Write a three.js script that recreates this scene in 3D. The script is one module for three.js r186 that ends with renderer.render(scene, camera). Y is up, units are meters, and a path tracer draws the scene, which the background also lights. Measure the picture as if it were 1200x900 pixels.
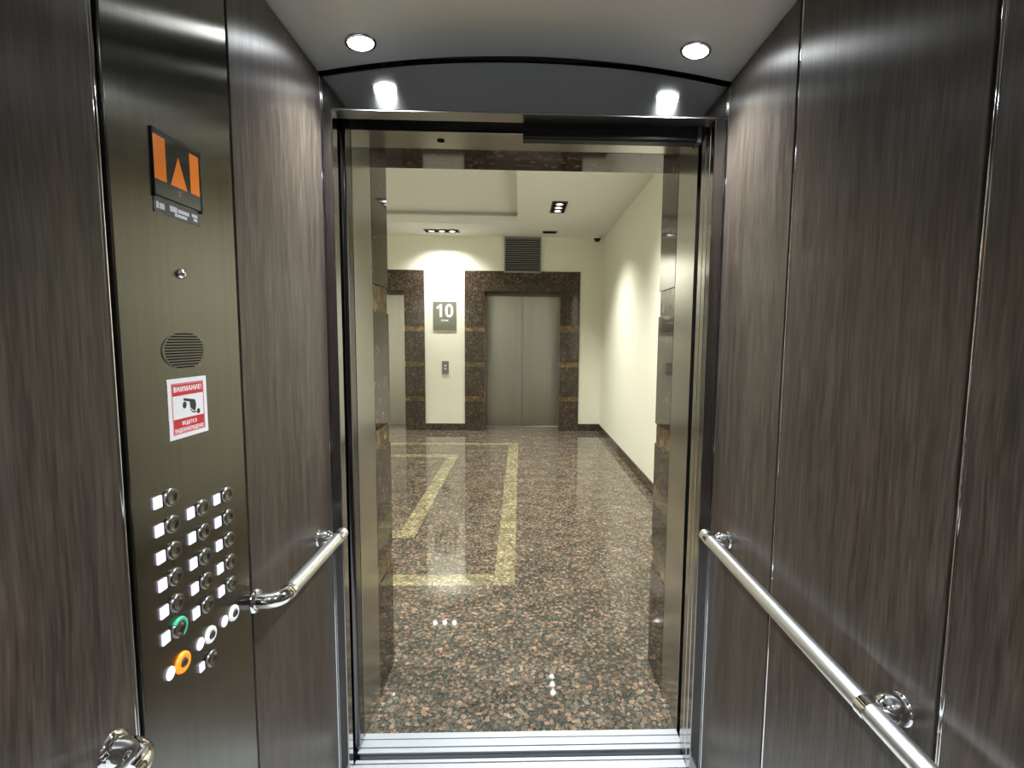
import * as THREE from 'three';
import { RoundedBoxGeometry } from 'three/addons/geometries/RoundedBoxGeometry.js';
import { mergeGeometries } from 'three/addons/utils/BufferGeometryUtils.js';

// ---------------------------------------------------------------- camera, exposure
const scene = new THREE.Scene();
scene.background = new THREE.Color(0x000000);
const renderer = new THREE.WebGLRenderer({ antialias: true });
renderer.toneMapping = THREE.LinearToneMapping;
renderer.toneMappingExposure = 1.0;
renderer.shadowMap.enabled = true;
const camera = new THREE.PerspectiveCamera(2 * Math.atan(450 / 580.8) * 180 / Math.PI, 1200 / 900, 0.02, 60);
camera.position.set(0, 1.55, 0);
camera.rotation.set(-0.0916, -0.0314, 0.0095, 'YXZ');
camera.setViewOffset(1200, 900, -28.25, 0, 1200, 900);

const CABIN_LAMP = { color: new THREE.Color().setRGB(0.88, 0.95, 1.0), cd: 12, angle: 1.13, penumbra: 1.0 };
const LOBBY_LAMP = { color: new THREE.Color().setRGB(1.0, 0.985, 0.915), cd: 15.5, angle: 1.12, penumbra: 1.0 };

// ---------------------------------------------------------------- dimensions (metres)
const XL = -0.619, XR = 0.648, ZF = -1.62, ZB = 0.5;      // car walls, front, rear
const YE = 2.3500, YM = 2.409;                            // car ceiling: edge and crown
const ZN = -2.23, ZW = -8.28, XW = 1.338, XO = -5.5, YC = 3.2; // lobby: near wall, far wall, side walls, ceiling

// ---------------------------------------------------------------- random and noise
function rng(seed) { let s = seed >>> 0; return () => { s = (s + 0x6D2B79F5) >>> 0; let t = s; t = Math.imul(t ^ (t >>> 15), t | 1); t ^= t + Math.imul(t ^ (t >>> 7), t | 61); return ((t ^ (t >>> 14)) >>> 0) / 4294967296; }; }
const R = rng(77);
function lattice(w, h, seed) { const r = rng(seed), a = new Float32Array(w * h); for (let i = 0; i < a.length; i++) a[i] = r(); return (x, y) => { x = ((x % w) + w) % w; y = ((y % h) + h) % h; const x0 = Math.floor(x), y0 = Math.floor(y), x1 = (x0 + 1) % w, y1 = (y0 + 1) % h; let u = x - x0, v = y - y0; u = u * u * (3 - 2 * u); v = v * v * (3 - 2 * v); const A = a[y0 * w + x0], B = a[y0 * w + x1], C = a[y1 * w + x0], D = a[y1 * w + x1]; return (A + (B - A) * u) * (1 - v) + (C + (D - C) * u) * v; }; }
function dataTex(w, h, fn, srgb = true) {
  const d = new Uint8Array(w * h * 4);
  for (let y = 0; y < h; y++) for (let x = 0; x < w; x++) { const c = fn(x, y), i = (y * w + x) * 4; d[i] = Math.max(0, Math.min(255, c[0])); d[i + 1] = Math.max(0, Math.min(255, c[1])); d[i + 2] = Math.max(0, Math.min(255, c[2])); d[i + 3] = 255; }
  const t = new THREE.DataTexture(d, w, h); t.wrapS = t.wrapT = THREE.RepeatWrapping; t.magFilter = THREE.LinearFilter; t.minFilter = THREE.LinearMipmapLinearFilter; t.generateMipmaps = true;
  if (srgb) t.colorSpace = THREE.SRGBColorSpace; t.needsUpdate = true; return t;
}
const mixc = (a, b, t) => [a[0] + (b[0] - a[0]) * t, a[1] + (b[1] - a[1]) * t, a[2] + (b[2] - a[2]) * t];

// wood laminate: 1 m x 2.4 m, long vertical streaks
const woodTex = (() => {
  const W = 1024, H = 512, n1 = lattice(9, 3, 1), n2 = lattice(48, 9, 2), n3 = lattice(190, 26, 3), n4 = lattice(512, 64, 4), n5 = lattice(7, 11, 5);
  return dataTex(W, H, (x, y) => {
    const u = x / W, v = y / H, wob = (n5(u * 7, v * 11) - 0.5) * 0.012;
    const s = n1((u + wob) * 9, v * 3) * 0.14 + n2((u + wob) * 48, v * 9) * 0.2 + n3((u + wob) * 190, v * 26) * 0.3 + n4((u + wob) * 512, v * 64) * 0.34;
    const t = Math.max(0, Math.min(1, (s - 0.2) / 0.6));
    const red = n2(u * 48 + 13, v * 9 + 2);
    const c = mixc([50, 43, 38], [91, 81, 71], t);
    return [c[0] + (red - 0.5) * 4, c[1], c[2] - (red - 0.5) * 3];
  });
})();
woodTex.repeat.set(1, 1 / 2.4);

// granite with round feldspar crystals in a dark matrix: 1.2 m square
function graniteTex(S, N, seed, pal, dark) {
  const r = rng(seed), pts = [], M = 1.0;
  for (let j = 0; j < N; j++) for (let i = 0; i < N; i++) { const k = r(); pts.push([i + r() * M, j + r() * M, 0.35 + r() * 0.32, pal[Math.floor(r() * pal.length)], 0.75 + r() * 0.5, k]); }
  const n1 = lattice(300, 300, seed + 1), n2 = lattice(16, 16, seed + 2), n3 = lattice(90, 90, seed + 3);
  return dataTex(S, S, (x, y) => {
    const px = x / S * N, py = y / S * N, cx = Math.floor(px), cy = Math.floor(py);
    const wx = px + (n3(x / S * 90, y / S * 90) - 0.5) * 0.5, wy = py + (n3(x / S * 90 + 40, y / S * 90 + 17) - 0.5) * 0.5;
    let b1 = 9, p1 = null;
    for (let j = -1; j <= 1; j++) for (let i = -1; i <= 1; i++) {
      const gx = cx + i, gy = cy + j, q = pts[((gy + N) % N) * N + ((gx + N) % N)];
      const dx = wx - (gx + (q[0] - Math.floor(q[0]))), dy = wy - (gy + (q[1] - Math.floor(q[1]))), d = Math.sqrt(dx * dx + dy * dy) / q[2];
      if (d < b1) { b1 = d; p1 = q; }
    }
    const f = n1(x / S * 300, y / S * 300), g = n2(x / S * 16, y / S * 16);
    const k = Math.max(0, Math.min(1, (1.12 - b1) / 0.3));
    const cr = p1[3].map((c) => c * p1[4] * (0.72 + 0.4 * f)), dk = dark.map((c) => c * (0.5 + 0.9 * f));
    const c = mixc(dk, cr, k * (p1[5] < 0.12 ? 0.25 : 1)), m = 0.88 + 0.24 * g;
    return [c[0] * m, c[1] * m, c[2] * m];
  });
}
const granTex = graniteTex(1024, 62, 11, [[126, 106, 88], [118, 102, 86], [114, 102, 87], [100, 95, 84], [108, 99, 85], [134, 111, 91]], [72, 72, 66]);
const granDarkTex = graniteTex(512, 44, 21, [[88, 70, 56], [82, 68, 56], [76, 65, 55], [70, 62, 54], [92, 74, 58]], [52, 47, 42]);
const beigeTex = graniteTex(512, 60, 31, [[147, 139, 112], [140, 132, 106], [153, 145, 118], [134, 125, 99]], [121, 113, 88]);
const goldTex = graniteTex(256, 30, 41, [[124, 103, 70], [116, 97, 67], [130, 109, 75]], [102, 85, 57]);
for (const t of [granTex, granDarkTex, beigeTex, goldTex]) t.repeat.set(1 / 1.2, 1 / 1.2);
const lobbyWallTex = (() => { const a = lattice(60, 60, 5), b = lattice(200, 200, 6); return dataTex(256, 256, (x, y) => { const s = 0.5 + (a(x / 256 * 60, y / 256 * 60) - 0.5) * 0.5 + (b(x / 256 * 200, y / 256 * 200) - 0.5) * 0.5; return [s * 255, s * 255, s * 255]; }, false); })();
// fine vertical brushing of stainless steel (value only): 0.5 m wide
const brushedTex = (() => { const a = lattice(256, 3, 8), b = lattice(40, 2, 9), c = lattice(11, 2, 10); return dataTex(512, 64, (x, y) => { const v = y / 64, s = a(x / 2, v * 3) * 0.4 + b(x / 512 * 40, v * 2) * 0.35 + c(x / 512 * 11, v * 2) * 0.25, g = 226 + s * 29; return [g, g, g]; }); })();
brushedTex.repeat.set(2, 0.4);

// ---------------------------------------------------------------- materials
const lin = (r, g, b) => new THREE.Color().setRGB(r, g, b);
const std = (o) => new THREE.MeshPhysicalMaterial(o);
const M = {
  wood: std({ map: woodTex, roughness: 0.33, anisotropy: 0.75, specularIntensity: 0.85 }),
  black: std({ color: lin(0.008, 0.008, 0.009), roughness: 1, specularIntensity: 0.1 }),
  concrete: std({ color: lin(0.27, 0.265, 0.255), roughness: 0.9 }),
  carSteel: std({ color: lin(0.22, 0.22, 0.22), roughness: 0.6, metalness: 0.4 }),
  blackSatin: std({ color: lin(0.010, 0.010, 0.011), roughness: 0.4, specularIntensity: 0.5 }),
  chrome: std({ color: lin(0.86, 0.87, 0.88), metalness: 1, roughness: 0.05 }),
  railSteel: std({ color: lin(0.86, 0.87, 0.88), metalness: 1, roughness: 0.33 }),
  panelSteel: std({ color: lin(0.215, 0.205, 0.18), metalness: 1, map: brushedTex, roughness: 0.2, anisotropy: 1.0 }),
  postSteel: std({ color: lin(0.36, 0.36, 0.37), metalness: 1, roughness: 0.12 }),
  darkSteel: std({ color: lin(0.13, 0.13, 0.14), metalness: 1, roughness: 0.16 }),
  transomSteel: std({ color: lin(0.29, 0.29, 0.29), metalness: 1, roughness: 0.1, anisotropy: 0.6, anisotropyRotation: Math.PI / 2 }),
  ceilingSteel: std({ color: lin(0.74, 0.76, 0.765), metalness: 1, roughness: 0.42, anisotropy: 0.5, anisotropyRotation: Math.PI / 2 }),
  lipSteel: std({ color: lin(0.38, 0.38, 0.37), metalness: 1, roughness: 0.34 }),
  frameSteel: std({ color: lin(0.47, 0.465, 0.44), metalness: 1, roughness: 0.2 }),
  doorSteel: std({ map: brushedTex, color: lin(0.50, 0.49, 0.46), metalness: 1, roughness: 0.28, anisotropy: 0.7 }),
  aluminium: std({ color: lin(0.47, 0.50, 0.53), metalness: 0.35, roughness: 0.45 }),
  granite: std({ map: granTex, roughness: 0.032, specularIntensity: 0.5 }),
  graniteDark: std({ map: granDarkTex, roughness: 0.05 }),
  beige: std({ map: beigeTex, roughness: 0.05, specularIntensity: 0.6 }),
  gold: std({ map: goldTex, roughness: 0.16 }),
  paleStone: std({ color: lin(0.5, 0.5, 0.49), roughness: 0.35 }),
  lobbyWall: std({ color: lin(0.81, 0.81, 0.69), roughness: 0.75, bumpMap: lobbyWallTex, bumpScale: 0.0003 }),
  lobbyCeiling: std({ color: lin(0.81, 0.81, 0.76), roughness: 0.9 }),
  grey: std({ color: lin(0.2, 0.205, 0.2), roughness: 0.5, metalness: 0.3 }),
  greyDark: std({ color: lin(0.05, 0.05, 0.05), roughness: 0.5 }),
  buttonSteel: std({ color: lin(0.24, 0.235, 0.215), metalness: 1, roughness: 0.3 }),
  whitePlastic: std({ color: lin(0.75, 0.75, 0.73), roughness: 0.4 }),
  tagGlow: std({ color: lin(0.8, 0.8, 0.85), emissive: lin(0.74, 0.72, 1.0), emissiveIntensity: 0.85, roughness: 0.5 }),
  ringGlow: std({ color: lin(0.7, 0.7, 0.68), emissive: lin(0.5, 0.52, 0.48), emissiveIntensity: 0.7, roughness: 0.4 }),
  orangeGlow: std({ color: lin(0.8, 0.25, 0.02), emissive: lin(1.0, 0.24, 0.005), emissiveIntensity: 0.85, roughness: 0.4 }),
  greenGlow: std({ color: lin(0.05, 0.35, 0.2), emissive: lin(0.03, 0.3, 0.16), emissiveIntensity: 0.6, roughness: 0.4 }),
  cabinLamp: std({ color: lin(1, 1, 1), emissive: lin(0.94, 0.98, 1.0), emissiveIntensity: 40, roughness: 0.5 }),
  lobbyLamp: std({ color: lin(1, 1, 1), emissive: lin(1.0, 0.97, 0.86), emissiveIntensity: 14, roughness: 0.5 }),
};

// ---------------------------------------------------------------- helpers
const used = {};
const numbered = (n) => { const k = used[n] = (used[n] ?? -1) + 1; return k ? `${n}_${String(k).padStart(3, '0')}` : n; };
function uvMetres(g, ou = 0, ov = 0) { // planar texture coordinates in metres, by the way each face points
  const p = g.attributes.position, n = g.attributes.normal, uv = new Float32Array(p.count * 2);
  for (let i = 0; i < p.count; i++) {
    const ax = Math.abs(n.getX(i)), ay = Math.abs(n.getY(i)), az = Math.abs(n.getZ(i));
    let u, v;
    if (ax >= ay && ax >= az) { u = p.getZ(i); v = p.getY(i); } else if (ay >= az) { u = p.getX(i); v = p.getZ(i); } else { u = p.getX(i); v = p.getY(i); }
    uv[i * 2] = u + ou; uv[i * 2 + 1] = v + ov;
  }
  g.setAttribute('uv', new THREE.BufferAttribute(uv, 2)); return g;
}
function box(x0, x1, y0, y1, z0, z1, r = 0, off = null) {
  const w = Math.abs(x1 - x0), h = Math.abs(y1 - y0), d = Math.abs(z1 - z0);
  const g = r ? new RoundedBoxGeometry(w, h, d, 2, Math.min(r, w / 2.01, h / 2.01, d / 2.01)) : new THREE.BoxGeometry(w, h, d);
  g.translate((x0 + x1) / 2, (y0 + y1) / 2, (z0 + z1) / 2);
  const o = off ?? [R() * 7, R() * 7];
  return uvMetres(g, o[0], o[1]);
}
const merge = (a) => mergeGeometries(a.map((g) => (g.index ? g.toNonIndexed() : g)));
function mesh(name, geo, mat, parent) { const m = new THREE.Mesh(Array.isArray(geo) ? merge(geo) : geo, mat); m.name = parent === scene ? numbered(name) : name; m.castShadow = m.receiveShadow = true; parent.add(m); return m; }
function tag(o, label, category, group, kind) { o.userData = { label, category, ...(group ? { group } : {}), ...(kind ? { kind } : {}) }; return o; }
function thing(name, label, category, [x, y, z] = [0, 0, 0], group) { const g = new THREE.Group(); g.name = numbered(name); g.position.set(x, y, z); scene.add(g); return tag(g, label, category, group); }
function struct(name, label, category) { const g = new THREE.Group(); g.name = numbered(name); scene.add(g); return tag(g, label, category, null, 'structure'); }
function spot(parent, [x, y, z], L, cd, tx = 0, tz = 0, radius = 2) {
  const l = new THREE.SpotLight(L.color, cd, 0, L.angle, L.penumbra, 2);
  l.position.set(x, y, z); l.target.position.set(x + tx, y - 1, z + tz); l.castShadow = true; l.shadow.radius = radius; l.shadow.mapSize.set(512, 512); l.name = 'lamp_light';
  parent.add(l, l.target); return l;
}
const ceilY = (x) => { const c = (XL + XR) / 2, h = (XR - XL) / 2, s = YM - YE, rad = (h * h + s * s) / (2 * s); return YM - rad + Math.sqrt(rad * rad - (x - c) * (x - c)); };

// ================================================================ LIFT CAR SHELL
// ---- side walls: wood panels, gaps with chrome rods on a black backing
function rod(z, xFace, s) { // half round chrome rod in a joint
  const g = new THREE.CylinderGeometry(0.0052, 0.0052, YE - 0.02, 14, 1); g.translate(xFace + s * 0.0035, (YE - 0.02) / 2 + 0.01, z); return g;
}
{
  const w = struct('wall_left', 'car side wall of dark wood panels around the steel control panel', 'wall');
  mesh('backing', box(XL - 0.05, XL - 0.019, 0, YE + 0.03, ZF - 0.02, ZB), M.carSteel, w);
  mesh('wood_panel', box(XL - 0.018, XL, 0.0, YE - 0.002, -1.608, -1.121, 0.0015), M.wood, w);
  mesh('wood_panel', box(XL - 0.018, XL, 0.0, YE - 0.002, -0.768, -0.1, 0.0015), M.wood, w);
  mesh('wood_panel', box(XL - 0.018, XL, 0.0, YE - 0.002, -0.084, ZB, 0.0015), M.wood, w);
  mesh('joint_strip', rod(-0.776, XL - 0.010, 1), M.chrome, w);
  mesh('joint_strip', rod(-1.1155, XL - 0.011, 1), M.chrome, w);
  mesh('joint_strip', rod(-1.613, XL - 0.008, 1), M.chrome, w);
  mesh('joint_strip', rod(-0.092, XL - 0.010, 1), M.chrome, w);
  const r = struct('wall_right', 'car side wall of three dark wood panels carrying the long handrail', 'wall');
  mesh('backing', box(XR + 0.019, XR + 0.05, 0, YE + 0.03, ZF - 0.02, ZB), M.carSteel, r);
  mesh('wood_panel', box(XR, XR + 0.018, 0.0, YE - 0.002, -1.608, -1.213, 0.0015), M.wood, r);
  mesh('wood_panel', box(XR, XR + 0.018, 0.0, YE - 0.002, -1.199, -0.703, 0.0015), M.wood, r);
  mesh('wood_panel', box(XR, XR + 0.018, 0.0, YE - 0.002, -0.687, -0.18, 0.0015), M.wood, r);
  mesh('wood_panel', box(XR, XR + 0.018, 0.0, YE - 0.002, -0.164, ZB, 0.0015), M.wood, r);
  for (const z of [-1.206, -0.695, -0.172]) mesh('joint_strip', rod(z, XR + 0.010, -1), M.chrome, r);
  mesh('joint_strip', rod(-1.613, XR + 0.008, -1), M.chrome, r);
  const b = struct('wall_rear', 'dark wood rear wall of the car behind the viewer', 'wall');
  mesh('backing', box(XL - 0.05, XR + 0.05, 0, YM + 0.06, ZB + 0.019, ZB + 0.05), M.carSteel, b);
  for (let i = 0; i < 3; i++) { const x0 = XL + i * (XR - XL) / 3, x1 = XL + (i + 1) * (XR - XL) / 3; mesh('wood_panel', box(x0 + 0.006, x1 - 0.006, 0, YM + 0.05, ZB, ZB + 0.018, 0.0015), M.wood, b); }
}
// ---- arched steel ceiling
{
  const c = struct('ceiling', 'shallow arched brushed steel ceiling of the car with recessed spotlights', 'ceiling');
  const n = 40, pos = [], nor = [], uv = [], idx = [], z0 = -1.598, z1 = ZB + 0.02, up = 0.03;
  const ring = (i) => { const x = XL - 0.004 + (XR - XL + 0.008) * i / n; return [x, ceilY(Math.min(XR, Math.max(XL, x)))]; };
  for (const [layer, s] of [[0, -1], [up, 1]]) for (let i = 0; i <= n; i++) for (const z of [z0, z1]) { const [x, y] = ring(i); pos.push(x, y + layer, z); const dx = (x - 0.0145) / 3.17; nor.push(-s * -dx * (s < 0 ? 1 : 1) * (s < 0 ? -1 : 1), s, 0); uv.push(x, z); }
  const q = (a, b2, c2, d) => idx.push(a, b2, c2, a, c2, d);
  for (let i = 0; i < n; i++) { const a = i * 2; q(a, a + 2, a + 3, a + 1); const o = (n + 1) * 2 + i * 2; q(o, o + 1, o + 3, o + 2); }
  const g = new THREE.BufferGeometry(); g.setAttribute('position', new THREE.Float32BufferAttribute(pos, 3)); g.setAttribute('uv', new THREE.Float32BufferAttribute(uv, 2)); g.setIndex(idx); g.computeVertexNormals();
  mesh('ceiling_panel', g, M.ceilingSteel, c);
  const sh = new THREE.Shape(); // front edge of the panel, closing its thickness
  sh.moveTo(ring(0)[0], ring(0)[1]); for (let i = 1; i <= n; i++) sh.lineTo(...ring(i)); for (let i = n; i >= 0; i--) sh.lineTo(ring(i)[0], ring(i)[1] + up);
  const e = new THREE.ExtrudeGeometry(sh, { depth: 0.004, bevelEnabled: false }); e.translate(0, 0, z0 - 0.004); mesh('edge_trim', uvMetres(e), M.ceilingSteel, c);
  mesh('roof', box(XL - 0.05, XR + 0.05, YM + 0.04, YM + 0.07, -1.66, ZB + 0.05), M.carSteel, c);
}
// ---- car floor
{
  const f = struct('floor', 'pale stone floor of the car, out of the picture', 'floor');
  mesh('floor_slab', box(XL - 0.05, XR + 0.05, -0.05, 0.0, -1.60, ZB + 0.05), M.paleStone, f);
}
// ---- front: arched transom, posts, soffit
{
  const w = struct('wall_front', 'car front with dark steel arched transom and narrow posts beside the opening', 'wall');
  const sh = new THREE.Shape(), n = 40, c0 = (XL + XR) / 2, hw = (XR - XL) / 2;
  sh.moveTo(XL - 0.01, 2.252); sh.lineTo(XR + 0.01, 2.252);
  for (let i = 0; i <= n; i++) { const x = XR + (XL - XR) * i / n, t = (x - c0) / hw; sh.lineTo(x, ceilY(x) - 0.003 - 0.008 * (1 - t * t)); }
  const g = new THREE.ExtrudeGeometry(sh, { depth: 0.02, bevelEnabled: true, bevelSize: 0.0015, bevelThickness: 0.0015, bevelSegments: 2 }); g.translate(0, 0, ZF - 0.02);
  mesh('transom', uvMetres(g), M.transomSteel, w);
  mesh('transom_soffit', box(XL, XR, 2.2475, 2.2503, ZF - 0.062, ZF), M.lipSteel, w);
  mesh('post', box(XL - 0.03, -0.589, 0, 2.252, ZF - 0.045, ZF, 0.003), M.postSteel, w);
  mesh('post', box(0.611, XR + 0.03, 0, 2.252, ZF - 0.035, ZF, 0.003), M.postSteel, w);
}
// ---- car door edges parked in the side of the opening, black track cover above it
{
  const d = struct('door_1', 'edges of the retracted steel car door panels beside the opening', 'door');
  mesh('door_leaf', box(0.6125, 0.75, 0.012, 2.262, -1.697, -1.662, 0.003), M.frameSteel, d);
  mesh('door_leaf', box(0.6145, 0.75, 0.012, 2.262, -1.742, -1.704, 0.003), M.frameSteel, d);
  const t = thing('door_track_cover', 'black ribbed door track cover hanging under the transom', 'track cover');
  mesh('housing', box(0.002, 0.60, 2.203, 2.29, -1.735, -1.678, 0.002), M.blackSatin, t);
  for (const y of [2.222, 2.252]) mesh('rib', box(0.004, 0.60, y, y + 0.007, -1.679, -1.6755, 0.001), M.blackSatin, t);
  mesh('rib', box(0.004, 0.60, 2.2005, 2.204, -1.70, -1.69, 0.001), M.blackSatin, t);
  mesh('end_clip', box(0.575, 0.588, 2.195, 2.25, -1.73, -1.674, 0.002), M.greyDark, t);
}
// ---- landing side: shaft gap, landing door edge, steel reveal
{
  const s = struct('wall_shaft', 'grey concrete lift shaft around the car, glimpsed through the running gaps', 'shaft');
  mesh('shaft_wall', [box(-1.06, -1.0, -1.2, 2.95, -2.08, ZB + 0.3), box(1.03, 1.09, -1.2, 2.95, -2.08, ZB + 0.3), box(-1.0, 1.03, -1.2, 2.95, ZB + 0.24, ZB + 0.3), box(-1.06, 1.09, 2.95, 3.0, -2.08, ZB + 0.3), box(-1.06, 1.09, -1.25, -1.2, -1.9, ZB + 0.3), box(-1.06, 1.09, -1.2, -0.06, -1.9, -1.835)], M.concrete, s);
  const d = struct('door_2', 'rounded dark edge of the retracted landing door', 'door');
  mesh('door_edge', box(-0.68, -0.592, 0.006, 2.30, -1.814, -1.734, 0.018), M.darkSteel, d);
}

// ================================================================ THRESHOLDS
{
  const a = thing('landing_sill', 'bright grooved aluminium sill along the landing floor edge', 'door sill');
  mesh('sill_base', box(-0.60, 0.63, -0.05, -0.018, -1.829, -1.762), M.aluminium, a);
  for (const [z0, z1] of [[-1.829, -1.802], [-1.797, -1.763], [-1.757, -1.736]]) mesh('tread', box(-0.60, 0.63, z1 > -1.74 ? -0.006 : -0.018, 0.001, z0, z1, 0.001), M.aluminium, a);
  const c = thing('car_sill', 'bright grooved aluminium sill of the car beside the dark running gap', 'door sill');
  mesh('sill_base', box(-0.595, 0.618, -0.05, -0.018, -1.706, -1.601), M.aluminium, c);
  for (const [z0, z1] of [[-1.705, -1.691], [-1.685, -1.652], [-1.646, -1.601]]) mesh('tread', box(-0.595, 0.618, -0.018, 0.001, z0, z1, 0.001), M.aluminium, c);
}

// ================================================================ CONTROL PANEL
const textCanvas = (w, h, draw) => { const c = document.createElement('canvas'); c.width = w; c.height = h; draw(c.getContext('2d'), w, h); const t = new THREE.CanvasTexture(c); t.colorSpace = THREE.SRGBColorSpace; t.magFilter = THREE.LinearFilter; t.needsUpdate = true; return t; };
// a thin plate on the side wall: u runs to the viewer's right (away from the camera, -z)
function wallPlate(z0, z1, y0, y1, x, th) { // z0 nearer
  const g = new THREE.BoxGeometry(Math.abs(z1 - z0), y1 - y0, th); g.rotateY(Math.PI / 2); g.translate(x + th / 2, (y0 + y1) / 2, (z0 + z1) / 2); return g;
}
{
  const PX = XL + 0.002;
  const p = thing('control_panel', 'tall brushed steel lift control panel with lit floor buttons and orange display', 'control panel', [PX, 0, -0.948]);
  const at = (g) => g.translate(-PX, 0, 0.948);
  const gFace = box(XL - 0.016, PX, 0.02, YE - 0.004, -1.110, -0.785, 0.0025);
  mesh('faceplate', at(gFace), M.panelSteel, p);
  // display
  const disp = textCanvas(512, 436, (c, w, h) => {
    c.fillStyle = '#08090c'; c.fillRect(0, 0, w, h);
    c.fillStyle = '#d8731d'; c.fillRect(0, 22, 124, 304); c.fillRect(392, 22, 110, 304);
    c.beginPath(); c.moveTo(262, 100); c.lineTo(352, 326); c.lineTo(166, 326); c.closePath(); c.fill();
    c.fillStyle = '#2c2d2d'; c.fillRect(8, 326, w - 16, h - 336);
    c.fillStyle = '#8a5a3a'; c.fillRect(240, 352, 44, 8); c.fillRect(258, 352, 8, 44); c.fillRect(244, 374, 36, 7);
  });
  const dm = std({ map: disp, emissive: lin(1, 1, 1), emissiveMap: disp, emissiveIntensity: 0.22, roughness: 0.06 });
  mesh('display_screen', at(wallPlate(-0.876, -0.996, 1.786, 1.890, PX, 0.003)), [M.blackSatin, M.blackSatin, M.blackSatin, M.blackSatin, dm, M.blackSatin], p);
  mesh('display_bezel', at(merge([wallPlate(-0.8745, -0.876, 1.782, 1.894, PX, 0.0036), wallPlate(-0.996, -1.0, 1.782, 1.894, PX, 0.0036), wallPlate(-0.8745, -1.0, 1.890, 1.895, PX, 0.0036)])), M.blackSatin, p);
  const cap = textCanvas(512, 128, (c, w, h) => {
    c.fillStyle = '#4c4d4e'; c.fillRect(0, 0, w, h); c.fillStyle = '#d8dade';
    for (const [x, y, a, b] of [[18, 30, 26, 62], [50, 36, 54, 54], [160, 26, 80, 52], [248, 34, 130, 36], [210, 82, 140, 30], [410, 28, 70, 30], [430, 66, 46, 30]]) c.fillRect(x, y, a, b);
  });
  mesh('capacity_plate', at(wallPlate(-0.874, -0.993, 1.757, 1.781, PX, 0.0015)), std({ map: cap, roughness: 0.35 }), p).userData = { label: 'dark plate with small white print' };
  const dome = new THREE.SphereGeometry(0.009, 18, 10, 0, Math.PI * 2, 0, Math.PI / 2); dome.rotateZ(-Math.PI / 2); dome.translate(PX, 1.660, -0.931);
  mesh('indicator', at(dome), M.chrome, p);
  // loudspeaker: oval field of fine slots
  const grilleSteel = std({ color: lin(0.2, 0.19, 0.165), metalness: 1, roughness: 0.42 });
  const oval = new THREE.CylinderGeometry(1, 1, 0.0016, 40); oval.rotateZ(Math.PI / 2); oval.scale(1, 0.034, 0.058); oval.translate(PX + 0.0006, 1.522, -0.93);
  const gr = mesh('speaker_grille', at(oval), grilleSteel, p);
  for (let i = -6; i <= 6; i++) { const y = 1.522 + i * 0.005, half = 0.052 * Math.sqrt(Math.max(0, 1 - (i * 0.005 / 0.034) ** 2)); mesh('slot', at(box(PX + 0.0012, PX + 0.0019, y - 0.0011, y + 0.0011, -0.93 - half, -0.93 + half)), M.black, gr); }
  // buttons
  const capShape = (r) => new THREE.LatheGeometry([[0, 0.0035], [r * 0.45, 0.0035], [r * 0.5, 0.005], [r * 0.82, 0.0065], [r, 0.004], [r, 0]].map(([a, b]) => new THREE.Vector2(a, b)), 28).rotateZ(-Math.PI / 2);
  const ringShape = (r) => new THREE.TorusGeometry(r * 0.72, r * 0.3, 10, 30).rotateY(Math.PI / 2);
  const capG = capShape(0.0165), ringG = ringShape(0.0165), bigRingG = ringShape(0.019), hubG = capShape(0.008);
  const tagG = new RoundedBoxGeometry(0.004, 0.021, 0.019, 3, 0.0019), ovalTagG = new THREE.SphereGeometry(0.5, 16, 12).scale(0.006, 0.024, 0.022);
  const columns = [[-0.840, -0.871, [1.265, 1.216, 1.168, 1.119, 1.070, 1.022]], [-0.921, -0.954, [1.217, 1.169, 1.119, 1.070, 1.021]], [-1.001, -1.035, [1.217, 1.169, 1.120, 1.071, 1.022]]];
  columns.forEach(([zt, zc, ys], k) => ys.forEach((y, j) => {
    const green = k === 0 && j === 5;
    const b = mesh('floor_button', capG, M.buttonSteel, p); b.position.set(0, y, zc + 0.948);
    if (green) { b.userData = { label: 'steel button with a green collar' }; const a = mesh('collar', new THREE.TorusGeometry(0.0165, 0.0042, 8, 24, Math.PI * 1.1).rotateY(Math.PI / 2).rotateX(-Math.PI * 0.35), M.greenGlow, b); a.position.x = 0.003; }
    const t = mesh('number_light', tagG, M.tagGlow, b); t.position.set(0.0015, 0.001, zt - zc);
  }));
  for (const [zt, zc, y, kind] of [[-0.845, -0.877, 0.953, 'orange'], [-0.927, -0.959, 0.955, 'white'], [-0.928, -0.957, 0.907, 'key'], [-1.006, -1.039, 0.954, 'white']]) {
    const lab = { orange: 'orange lit ring button', white: 'white ringed button', key: 'small steel key switch' }[kind];
    const b = mesh(kind === 'key' ? 'key_switch' : 'ring_button', kind === 'orange' ? bigRingG : kind === 'white' ? ringG : capG, { orange: M.orangeGlow, white: M.ringGlow, key: M.buttonSteel }[kind], p);
    b.position.set(0.001, y, zc + 0.948); b.userData = { label: lab };
    if (kind !== 'key') mesh('button_hub', hubG, M.greyDark, b);
    const t = mesh('number_light', kind === 'key' ? tagG : ovalTagG, M.tagGlow, b); t.position.set(0.001, 0.001, zt - zc); if (kind === 'key') t.scale.set(1, 0.8, 0.7);
  }
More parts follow.
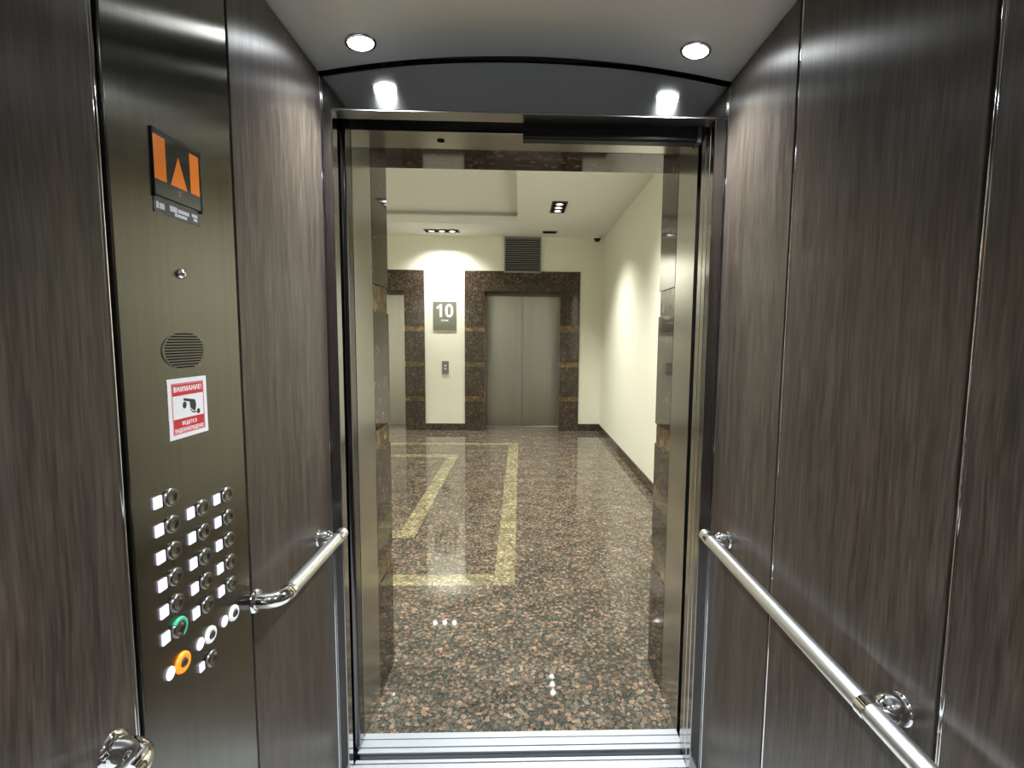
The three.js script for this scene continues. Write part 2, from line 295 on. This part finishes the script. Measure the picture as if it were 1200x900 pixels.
  // sticker
  const st = textCanvas(436, 440, (c, w, h) => {
    c.fillStyle = '#f1eef0'; c.fillRect(0, 0, w, h);
    c.fillStyle = '#c81e2c'; c.fillRect(36, 34, w - 72, 92); c.fillRect(36, 296, w - 72, 112); c.lineWidth = 12; c.strokeStyle = '#d77f88'; c.strokeRect(42, 40, w - 84, h - 80);
    c.fillStyle = '#fff'; c.textAlign = 'center'; c.font = 'bold 54px sans-serif'; c.fillText('ВНИМАНИЕ!', w / 2, 98, 320); c.font = 'bold 40px sans-serif'; c.fillText('ВЕДЕТСЯ', w / 2, 346, 170); c.fillText('ВИДЕОНАБЛЮДЕНИЕ', w / 2, 393, 326);
    c.fillStyle = '#1b1b1e'; c.save(); c.translate(220, 200); c.rotate(0.28);
    c.beginPath(); c.moveTo(-66, -34); c.lineTo(60, -46); c.quadraticCurveTo(98, -8, 78, 42); c.lineTo(20, 22); c.lineTo(4, -20); c.lineTo(-66, -16); c.closePath(); c.fill();
    c.beginPath(); c.ellipse(-46, 14, 22, 26, 0, 0, 7); c.fill(); c.restore();
    c.lineWidth = 9; c.strokeStyle = '#1b1b1e'; c.beginPath(); c.moveTo(238, 238); c.quadraticCurveTo(250, 272, 300, 268); c.stroke(); c.beginPath(); c.arc(326, 266, 20, 0, 7); c.fill();
  });
  const s = thing('warning_sticker', 'red and white camera warning sticker on the steel control panel', 'sticker', [PX, 1.417, -0.934]);
  mesh('sheet', wallPlate(-0.880, -0.987, 1.363, 1.472, PX, 0.0006).translate(-PX, -1.417, 0.934), std({ map: st, roughness: 0.35 }), s);
}

// ================================================================ HANDRAILS
function handrail(name, label, side, y, zFront, zRear, brackets, elbowRear, elbowFront) {
  const xw = side < 0 ? XL : XR, xr = xw - side * 0.058, r = 0.0175, h = thing(name, label, 'handrail', [xw, y, (zFront + zRear) / 2], 'car handrails');
  const L = (x, yy, z) => new THREE.Vector3(x - xw, yy - y, z - (zFront + zRear) / 2);
  const straight = new THREE.CylinderGeometry(r, r, 1, 28, 1); straight.rotateX(Math.PI / 2);
  const a = elbowFront ? zFront + 0.042 : zFront, b = elbowRear ? zRear - 0.042 : zRear;
  const g = straight.clone().scale(1, 1, b - a); const c = L(xr, y, (a + b) / 2); g.translate(c.x, c.y, c.z); mesh('rail', g, M.railSteel, h);
  for (const [on, z, s] of [[elbowRear, zRear, 1], [elbowFront, zFront, -1]]) if (on) {
    const cur = new THREE.CurvePath(), R0 = 0.042;
    const p0 = L(xr, y, z - s * R0), p1 = L(xr, y, z), p2 = L(xr + side * R0, y, z), p3 = L(xw, y, z);
    cur.add(new THREE.QuadraticBezierCurve3(p0, p1, p2)); cur.add(new THREE.LineCurve3(p2, p3));
    mesh('elbow', new THREE.TubeGeometry(cur, 24, r * 1.06, 20), M.chrome, h);
    const ros = new THREE.LatheGeometry([[0, 0.008], [0.02, 0.008], [0.026, 0.005], [0.028, 0]].map((q) => new THREE.Vector2(...q)), 28); ros.rotateZ(side * Math.PI / 2); const q = L(xw, y, z); ros.translate(q.x, q.y, q.z); mesh('rosette', ros, M.chrome, h);
    const ring = new THREE.CylinderGeometry(r * 1.14, r * 1.14, 0.012, 28); ring.rotateX(Math.PI / 2); ring.translate(p0.x, p0.y, p0.z); mesh('coupling_ring', ring, M.chrome, h);
  }
  for (const z of brackets) {
    const arm = new THREE.LatheGeometry([[0.012, 0.054], [0.0125, 0.044], [0.019, 0.039], [0.0245, 0.031], [0.0265, 0.021], [0.025, 0.010], [0.021, 0.004], [0.026, 0.003], [0.026, 0]].map((q) => new THREE.Vector2(...q)), 32);
    arm.rotateZ(side * Math.PI / 2); const q = L(xw, y, z); arm.translate(q.x, q.y, q.z); mesh('bracket', arm, M.chrome, h);
    const ring = new THREE.CylinderGeometry(r * 1.12, r * 1.12, 0.022, 28); ring.rotateX(Math.PI / 2); const k = L(xr, y, z); ring.translate(k.x, k.y, k.z); mesh('coupling_ring', ring, M.chrome, h);
  }
  if (!elbowFront) { const capG = new THREE.SphereGeometry(r, 20, 10, 0, Math.PI * 2, 0, Math.PI / 2).rotateX(-Math.PI / 2).scale(1, 1, 0.35); const q = L(xr, y, zFront); capG.translate(q.x, q.y, q.z); mesh('end_cap', capG, M.chrome, h); }
  return h;
}
handrail('handrail', 'long steel handrail running unbroken along the three wood panels', 1, 0.932, -1.515, 0.25, [-1.47, -0.765], true, false);
handrail('handrail', 'short steel handrail between the control panel and the door opening', -1, 0.930, -1.540, -1.132, [-1.50], true, false);
handrail('handrail', 'steel handrail starting below the buttons on the other side of the control panel', -1, 0.918, -0.722, 0.25, [], true, true);

// ================================================================ CAR SPOTLIGHTS
{
  const ringG = new THREE.TorusGeometry(0.039, 0.0055, 10, 36).rotateX(Math.PI / 2), lensG = new THREE.CylinderGeometry(0.034, 0.034, 0.004, 32), collarG = new THREE.CylinderGeometry(0.0385, 0.0385, 0.02, 32, 1, true);
  const spots = [[-0.457, -1.493], [0.494, -1.484], [-0.457, 0.2], [0.494, 0.2]];
  spots.forEach(([x, z], i) => {
    const lab = ['round ceiling spotlight with chrome ring above the control panel end of the transom', 'round ceiling spotlight with chrome ring above the track cover end of the transom'][i] ?? 'round ceiling spotlight near the rear wall of the car';
    const y = ceilY(x), s = thing('ceiling_spotlight', lab, 'spotlight', [x, y, z], 'spotlights in the car ceiling');
    { const c = (XL + XR) / 2, h = (XR - XL) / 2, e = YM - YE; s.rotation.z = -Math.asin((x - c) / ((h * h + e * e) / (2 * e))); }
    mesh('ring', ringG, M.chrome, s).position.y = -0.001; mesh('collar', collarG, M.chrome, s).position.y = 0.006;
    mesh('lamp_lens', lensG, M.cabinLamp, s).position.y = -0.0025;
    spot(s, [0, -0.006, 0], CABIN_LAMP, CABIN_LAMP.cd, 0, 0, 1.7);
  });
}

// ================================================================ LOBBY
// ---- walls
{
  const T = 0.15;
  const near = struct('wall_lobby_near', 'cream lobby wall around the open lift door', 'wall');
  mesh('wall_face', [box(XO, -0.905, 0, YC + 0.3, ZN, ZN + T), box(0.94, XW + T, 0, YC + 0.3, ZN, ZN + T), box(-0.905, 0.94, 2.61, YC + 0.3, ZN, ZN + T)], M.lobbyWall, near);
  const right = struct('wall_lobby_right', 'cream lobby side wall running from the lift to the far corner', 'wall');
  mesh('wall_face', box(XW, XW + T, 0, YC + 0.3, ZW - 0.6, ZN + T), M.lobbyWall, right);
  const left = struct('wall_lobby_left', 'cream lobby end wall out of the picture', 'wall');
  mesh('wall_face', box(XO - T, XO, 0, YC + 0.3, ZW - 0.6, ZN + T), M.lobbyWall, left);
  const far = struct('wall_lobby_far', 'cream far lobby wall with two stone framed lifts', 'wall');
  const fx = [[XO, -3.486], [-1.586, -0.926], [0.974, XW]];
  mesh('wall_face', [...fx.map(([a, b]) => box(a, b, 0, YC + 0.3, ZW - T, ZW)), box(-3.486, -1.586, 2.63, YC + 0.3, ZW - T, ZW), box(-0.926, 0.974, 2.63, YC + 0.3, ZW - T, ZW), box(XO, XW, 0, YC + 0.3, ZW - 0.62, ZW - 0.56)], M.lobbyWall, far);
  // skirting
  const bf = struct('baseboard_far', 'dark granite skirting along the far lobby wall', 'baseboard');
  for (const [a, b] of fx) mesh('stone_strip', box(a, b, 0, 0.115, ZW, ZW + 0.016, 0.002), M.graniteDark, bf);
  const br = struct('baseboard_right', 'dark granite skirting along the lobby side wall', 'baseboard');
  for (let z = ZW + 0.016; z < ZN - 0.05; z += 0.6) mesh('stone_strip', box(XW - 0.016, XW, 0, 0.115, z, Math.min(z + 0.599, ZN), 0.002), M.graniteDark, br);
}
// ---- ceiling with raised coffer
const CO = { x0: -4.1, x1: -0.055, z0: -7.37, z1: -3.1 };
{
  const c = struct('lobby_ceiling', 'cream lobby ceiling with a raised rectangular coffer', 'ceiling');
  const t = 0.11;
  mesh('ceiling_field', [box(XO, CO.x0, YC, YC + t, ZW - 0.6, ZN + 0.1), box(CO.x1, XW + 0.1, YC, YC + t, ZW - 0.6, ZN + 0.1), box(CO.x0, CO.x1, YC, YC + t, ZW - 0.6, CO.z0), box(CO.x0, CO.x1, YC, YC + t, CO.z1, ZN + 0.1)], M.lobbyCeiling, c);
  const o = 0.09;
  mesh('coffer_top', box(CO.x0 - o, CO.x1 + o, YC + 0.165, YC + 0.2, CO.z0 - o, CO.z1 + o), M.lobbyCeiling, c);
  mesh('coffer_upstand', [box(CO.x0 - o, CO.x1 + o, YC + t, YC + 0.166, CO.z0 - o - 0.02, CO.z0 - o), box(CO.x0 - o, CO.x1 + o, YC + t, YC + 0.166, CO.z1 + o, CO.z1 + o + 0.02), box(CO.x0 - o - 0.02, CO.x0 - o, YC + t, YC + 0.166, CO.z0 - o, CO.z1 + o), box(CO.x1 + o, CO.x1 + o + 0.02, YC + t, YC + 0.166, CO.z0 - o, CO.z1 + o)], M.lobbyCeiling, c);
}
// ---- floor: granite slabs, two beige inlay frames
{
  const f = struct('lobby_floor', 'polished brown granite lobby floor with beige inlaid frames', 'floor');
  mesh('screed', box(XO, XW, -0.06, -0.02, ZW - 0.5, -1.83), M.greyDark, f);
  const bx = { a: [-4.13, -0.03, -7.27, -3.0], b: [-3.34, -0.82, -6.53, -3.75] }, wd = 0.135;
  const X = [XO, -4.13, -4.13 + wd, -3.34, -3.34 + wd, -0.82 - wd, -0.82, -0.03 - wd, -0.03, XW], Z = [ZW - 0.4, -7.27, -7.27 + 0.145, -6.53, -6.53 + 0.15, -3.75 - 0.14, -3.75, -3.0 - 0.145, -3.0, ZN];
  const inBand = (i, j) => { // 1-based cell tests: frame A spans cells 1..7, B spans 3..5
    const A = i >= 1 && i <= 7 && j >= 1 && j <= 7 && (i === 1 || i === 7 || j === 1 || j === 7);
    const B = i >= 3 && i <= 5 && j >= 3 && j <= 5 && (i === 3 || i === 5 || j === 3 || j === 5); return A || B;
  };
  const cut = (a, b) => { const n = Math.max(1, Math.round((b - a) / 0.62)); return Array.from({ length: n + 1 }, (_, k) => a + (b - a) * k / n); };
  const gap = 0.0003;
  for (let i = 0; i < 9; i++) for (let j = 0; j < 9; j++) {
    const band = inBand(i, j), xs = cut(X[i], X[i + 1]), zs = cut(Z[j], Z[j + 1]);
    for (let a = 0; a + 1 < xs.length; a++) for (let b = 0; b + 1 < zs.length; b++) mesh(band ? 'inlay_strip' : 'floor_slab', box(xs[a] + gap, xs[a + 1] - gap, -0.02, 0, zs[b] + gap, zs[b + 1] - gap), band ? M.beige : M.granite, f);
  }
  mesh('threshold_slab', box(-0.61, 0.64, -0.02, 0, ZN + gap, -1.8295), M.granite, f);
}
// ---- stone door surrounds with steel reveals
function surround(name, label, xc, z, dir, hw, top, H, outer) { // dir +1 faces +z
  const g = struct(name, label, 'door surround'); g.position.set(xc, 0, z); g.rotation.y = dir > 0 ? 0 : Math.PI;
  const pr = 0.03, back = -0.2, levels = [[0, 0.494, 0], [0.494, 0.581, 1], [0.581, 1.073, 0], [1.073, 1.162, 1], [1.162, 1.654, 0], [1.654, 1.764, 1], [1.764, top, 0]];
  for (const s of [-1, 1]) for (const [y0, y1, band] of levels) {
    const a = s * (hw + (band ? 0.004 : 0)), b = s * outer;
    mesh(band ? 'stone_band' : 'stone_slab', box(Math.min(a, b), Math.max(a, b), y0 + 0.0006, y1 - 0.0006, back, band ? pr - 0.012 : pr, band ? 0 : 0.002), band ? M.gold : M.graniteDark, g);
  }
  mesh('lintel_slab', box(-outer, outer, top, H, back, pr, 0.002), M.graniteDark, g);
  for (const s of [-1, 1]) { const a = s * (hw + 0.001), b = s * (hw + 0.06); mesh('steel_jamb', box(Math.min(a, b), Math.max(a, b), 0, top + 0.05, back - 0.215, back, 0.0008), M.frameSteel, g); }
  mesh('steel_head', box(-hw - 0.001, hw + 0.001, top + 0.001, top + 0.06, back - (dir < 0 ? 0.162 : 0.215), back, 0.0008), M.frameSteel, g);
  return g;
}
const openSurround = surround('trim_2', 'granite and steel surround of the open lift doorway seen from inside the car', 0.016, ZN, -1, 0.610, 2.285, 2.62, 0.935);
mesh('sensor', new THREE.CylinderGeometry(0.014, 0.014, 0.004, 20).translate(0.016 + 0.305, 2.2855, -(-1.945 - ZN)), M.black, openSurround);
surround('trim_3', 'brown granite surround with gold bands around the closed lift under the vent', 0.0225, ZW, 1, 0.6225, 2.311, 2.643, 0.950);
surround('trim_4', 'brown granite surround with gold bands on the other side of the floor number sign', -2.5375, ZW, 1, 0.6225, 2.311, 2.643, 0.950);
for (const [xc, lab] of [[0.0225, 'closed two leaf brushed steel lift door under the vent'], [-2.5375, 'closed brushed steel lift door on the other side of the floor number sign']]) {
  const d = struct('door_' + (xc > 0 ? 3 : 4), lab, 'door'); d.position.set(xc, 0, ZW - 0.41);
  mesh('head_plate', box(-0.64, 0.64, 2.2, 2.5, -0.09, -0.05), M.concrete, d);
  mesh('door_leaf', box(-0.62, -0.0018, 0.012, 2.272, -0.03, 0, 0.003), M.doorSteel, d);
  mesh('door_leaf', box(0.0018, 0.62, 0.012, 2.272, -0.036, -0.006, 0.003), M.doorSteel, d);
  mesh('sill', box(-0.63, 0.63, -0.02, 0.004, -0.03, 0.03, 0.001), M.aluminium, d);
}
// ---- vent grille
{
  const g = thing('vent_grille', 'dark grey louvred vent grille above the closed lift', 'vent', [0.022, 2.62, ZW]);
  const w = 0.303, h = 0.577, fr = 0.02;
  mesh('frame', [box(-w, w, 0, fr, 0, 0.045, 0.002), box(-w, w, h - fr, h, 0, 0.045, 0.002), box(-w, -w + fr, fr, h - fr, 0, 0.045, 0.002), box(w - fr, w, fr, h - fr, 0, 0.045, 0.002)], std({ color: lin(0.32, 0.33, 0.33), roughness: 0.45, metalness: 0.4 }), g);
  mesh('backing', box(-w + 0.005, w - 0.005, 0.005, h - 0.005, 0, 0.008), M.black, g);
  const n = 15, lo = box(-w + fr, w - fr, -0.0125, 0.0125, -0.0015, 0.0015); lo.rotateX(0.75);
  const lm = std({ color: lin(0.21, 0.215, 0.21), roughness: 0.5, metalness: 0.3 });
  for (let i = 0; i < n; i++) { const l = mesh('louvre', lo, lm, g); l.position.set(0, fr + (h - 2 * fr) * (i + 0.5) / n, 0.024); }
}
// ---- floor number sign, call button plate, dome camera
{
  const tx = textCanvas(376, 482, (c, w, h) => {
    c.fillStyle = '#74756b'; c.fillRect(0, 0, w, h); c.fillStyle = '#fbfbf2'; c.textAlign = 'center'; c.font = 'bold 300px sans-serif'; c.fillText('10', w / 2, 258, 300);
    c.font = 'bold 52px sans-serif'; c.fillText('этаж', w / 2, 330, 150); c.fillStyle = '#6d6d5b'; c.fillRect(0, 390, w, h - 390);
  });
  const s = thing('floor_sign', 'grey square sign with white number 10 between the far lifts', 'sign', [-1.257, 1.67, ZW]);
  const fm = std({ map: tx, roughness: 0.45 });
  mesh('sign_plate', new THREE.BoxGeometry(0.376, 0.468, 0.014).translate(0, 0.234, 0.0075), [M.grey, M.grey, M.grey, M.grey, fm, M.grey], s);
  const c = thing('call_button_plate', 'small dark call button plate below the number sign', 'call button', [-1.252, 0.951, ZW]);
  mesh('plate', box(-0.056, 0.056, 0, 0.212, 0.0005, 0.014, 0.004), M.grey, c);
  const b = new THREE.CylinderGeometry(0.017, 0.017, 0.008, 20).rotateX(Math.PI / 2);
  for (const y of [0.085, 0.135]) mesh('button', b, M.whitePlastic, c).position.set(0, y, 0.016);
  const k = thing('security_camera', 'small dark dome camera on the lobby ceiling in the corner', 'camera', [1.215, YC, -8.1]);
  mesh('base', new THREE.CylinderGeometry(0.062, 0.062, 0.045, 28).translate(0, -0.0225, 0), M.whitePlastic, k);
  mesh('dome', new THREE.SphereGeometry(0.055, 24, 12, 0, Math.PI * 2, Math.PI / 2, Math.PI / 2).translate(0, -0.045, 0), M.blackSatin, k);
}
// ---- lobby downlights: dark rectangular frame with three lamps
{
  const lampG = new THREE.CylinderGeometry(0.034, 0.034, 0.006, 28), ringG = new THREE.TorusGeometry(0.05, 0.011, 8, 28).rotateX(Math.PI / 2);
  function triple(x, z, alongX, label, cd, tx = 0, tz = 0, lamp = LOBBY_LAMP) {
    const s = thing('triple_downlight', label, 'downlight', [x, YC, z], 'lobby downlights');
    const a = 0.265, b = 0.095, fw = 0.016, F = (u0, u1, v0, v1) => alongX ? box(u0, u1, -0.012, 0, v0, v1, 0.002) : box(v0, v1, -0.012, 0, u0, u1, 0.002);
    mesh('frame', [F(-a, a, -b, -b + fw), F(-a, a, b - fw, b), F(-a, -a + fw, -b + fw, b - fw), F(a - fw, a, -b + fw, b - fw)], M.greyDark, s);
    mesh('recess', alongX ? box(-a + 0.004, a - 0.004, -0.003, -0.0004, -b + 0.004, b - 0.004) : box(-b + 0.004, b - 0.004, -0.003, -0.0004, -a + 0.004, a - 0.004), M.black, s);
    for (const k of [-1, 0, 1]) { const px = alongX ? k * 0.16 : 0, pz = alongX ? 0 : k * 0.16;
      const l = mesh('lamp', lampG, M.lobbyLamp, s); l.position.set(px, -0.008, pz); mesh('lamp_ring', ringG, M.grey, l);
      spot(s, [px, -0.016, pz], lamp, cd, tx, tz, 1.2); }
  }
  const cd = LOBBY_LAMP.cd;
  triple(-1.235, -7.90, true, 'ceiling downlight of three lamps washing the number sign wall', cd * 0.55);
  triple(0.463, -6.40, false, 'lit ceiling downlight of three lamps between the vent and the side wall', cd * 0.82, 0, 0, { ...LOBBY_LAMP, angle: 0.98 });
  triple(0.463, -4.10, false, 'added ceiling downlight of three lamps, unseen above the door lintel', cd);  // unseen fixture, added for lobby brightness by mirroring the one in view
  triple(-2.3, -2.75, true, 'added ceiling downlight of three lamps, unseen over the near lobby wall', cd);  // added out of view to light the floor past the door jamb
  triple(-4.6, -6.40, false, 'added ceiling downlight of three lamps, unseen by the lobby end wall', cd);  // this one and the next: unseen fixtures added as further lobby light
  triple(-4.6, -4.10, false, 'added ceiling downlight of three lamps, unseen in the lobby end corner', cd);
  const v = thing('ceiling_slot', 'small dark slot in the lobby ceiling beside the vent', 'ceiling vent', [0.437, YC, -7.88]);
  mesh('frame', [box(-0.11, 0.11, -0.01, 0, -0.07, -0.055, 0.002), box(-0.11, 0.11, -0.01, 0, 0.055, 0.07, 0.002), box(-0.11, -0.095, -0.01, 0, -0.055, 0.055, 0.002), box(0.095, 0.11, -0.01, 0, -0.055, 0.055, 0.002)], M.greyDark, v);
  mesh('slot', box(-0.096, 0.096, -0.004, -0.0004, -0.056, 0.056), M.black, v);
}

renderer.render(scene, camera);
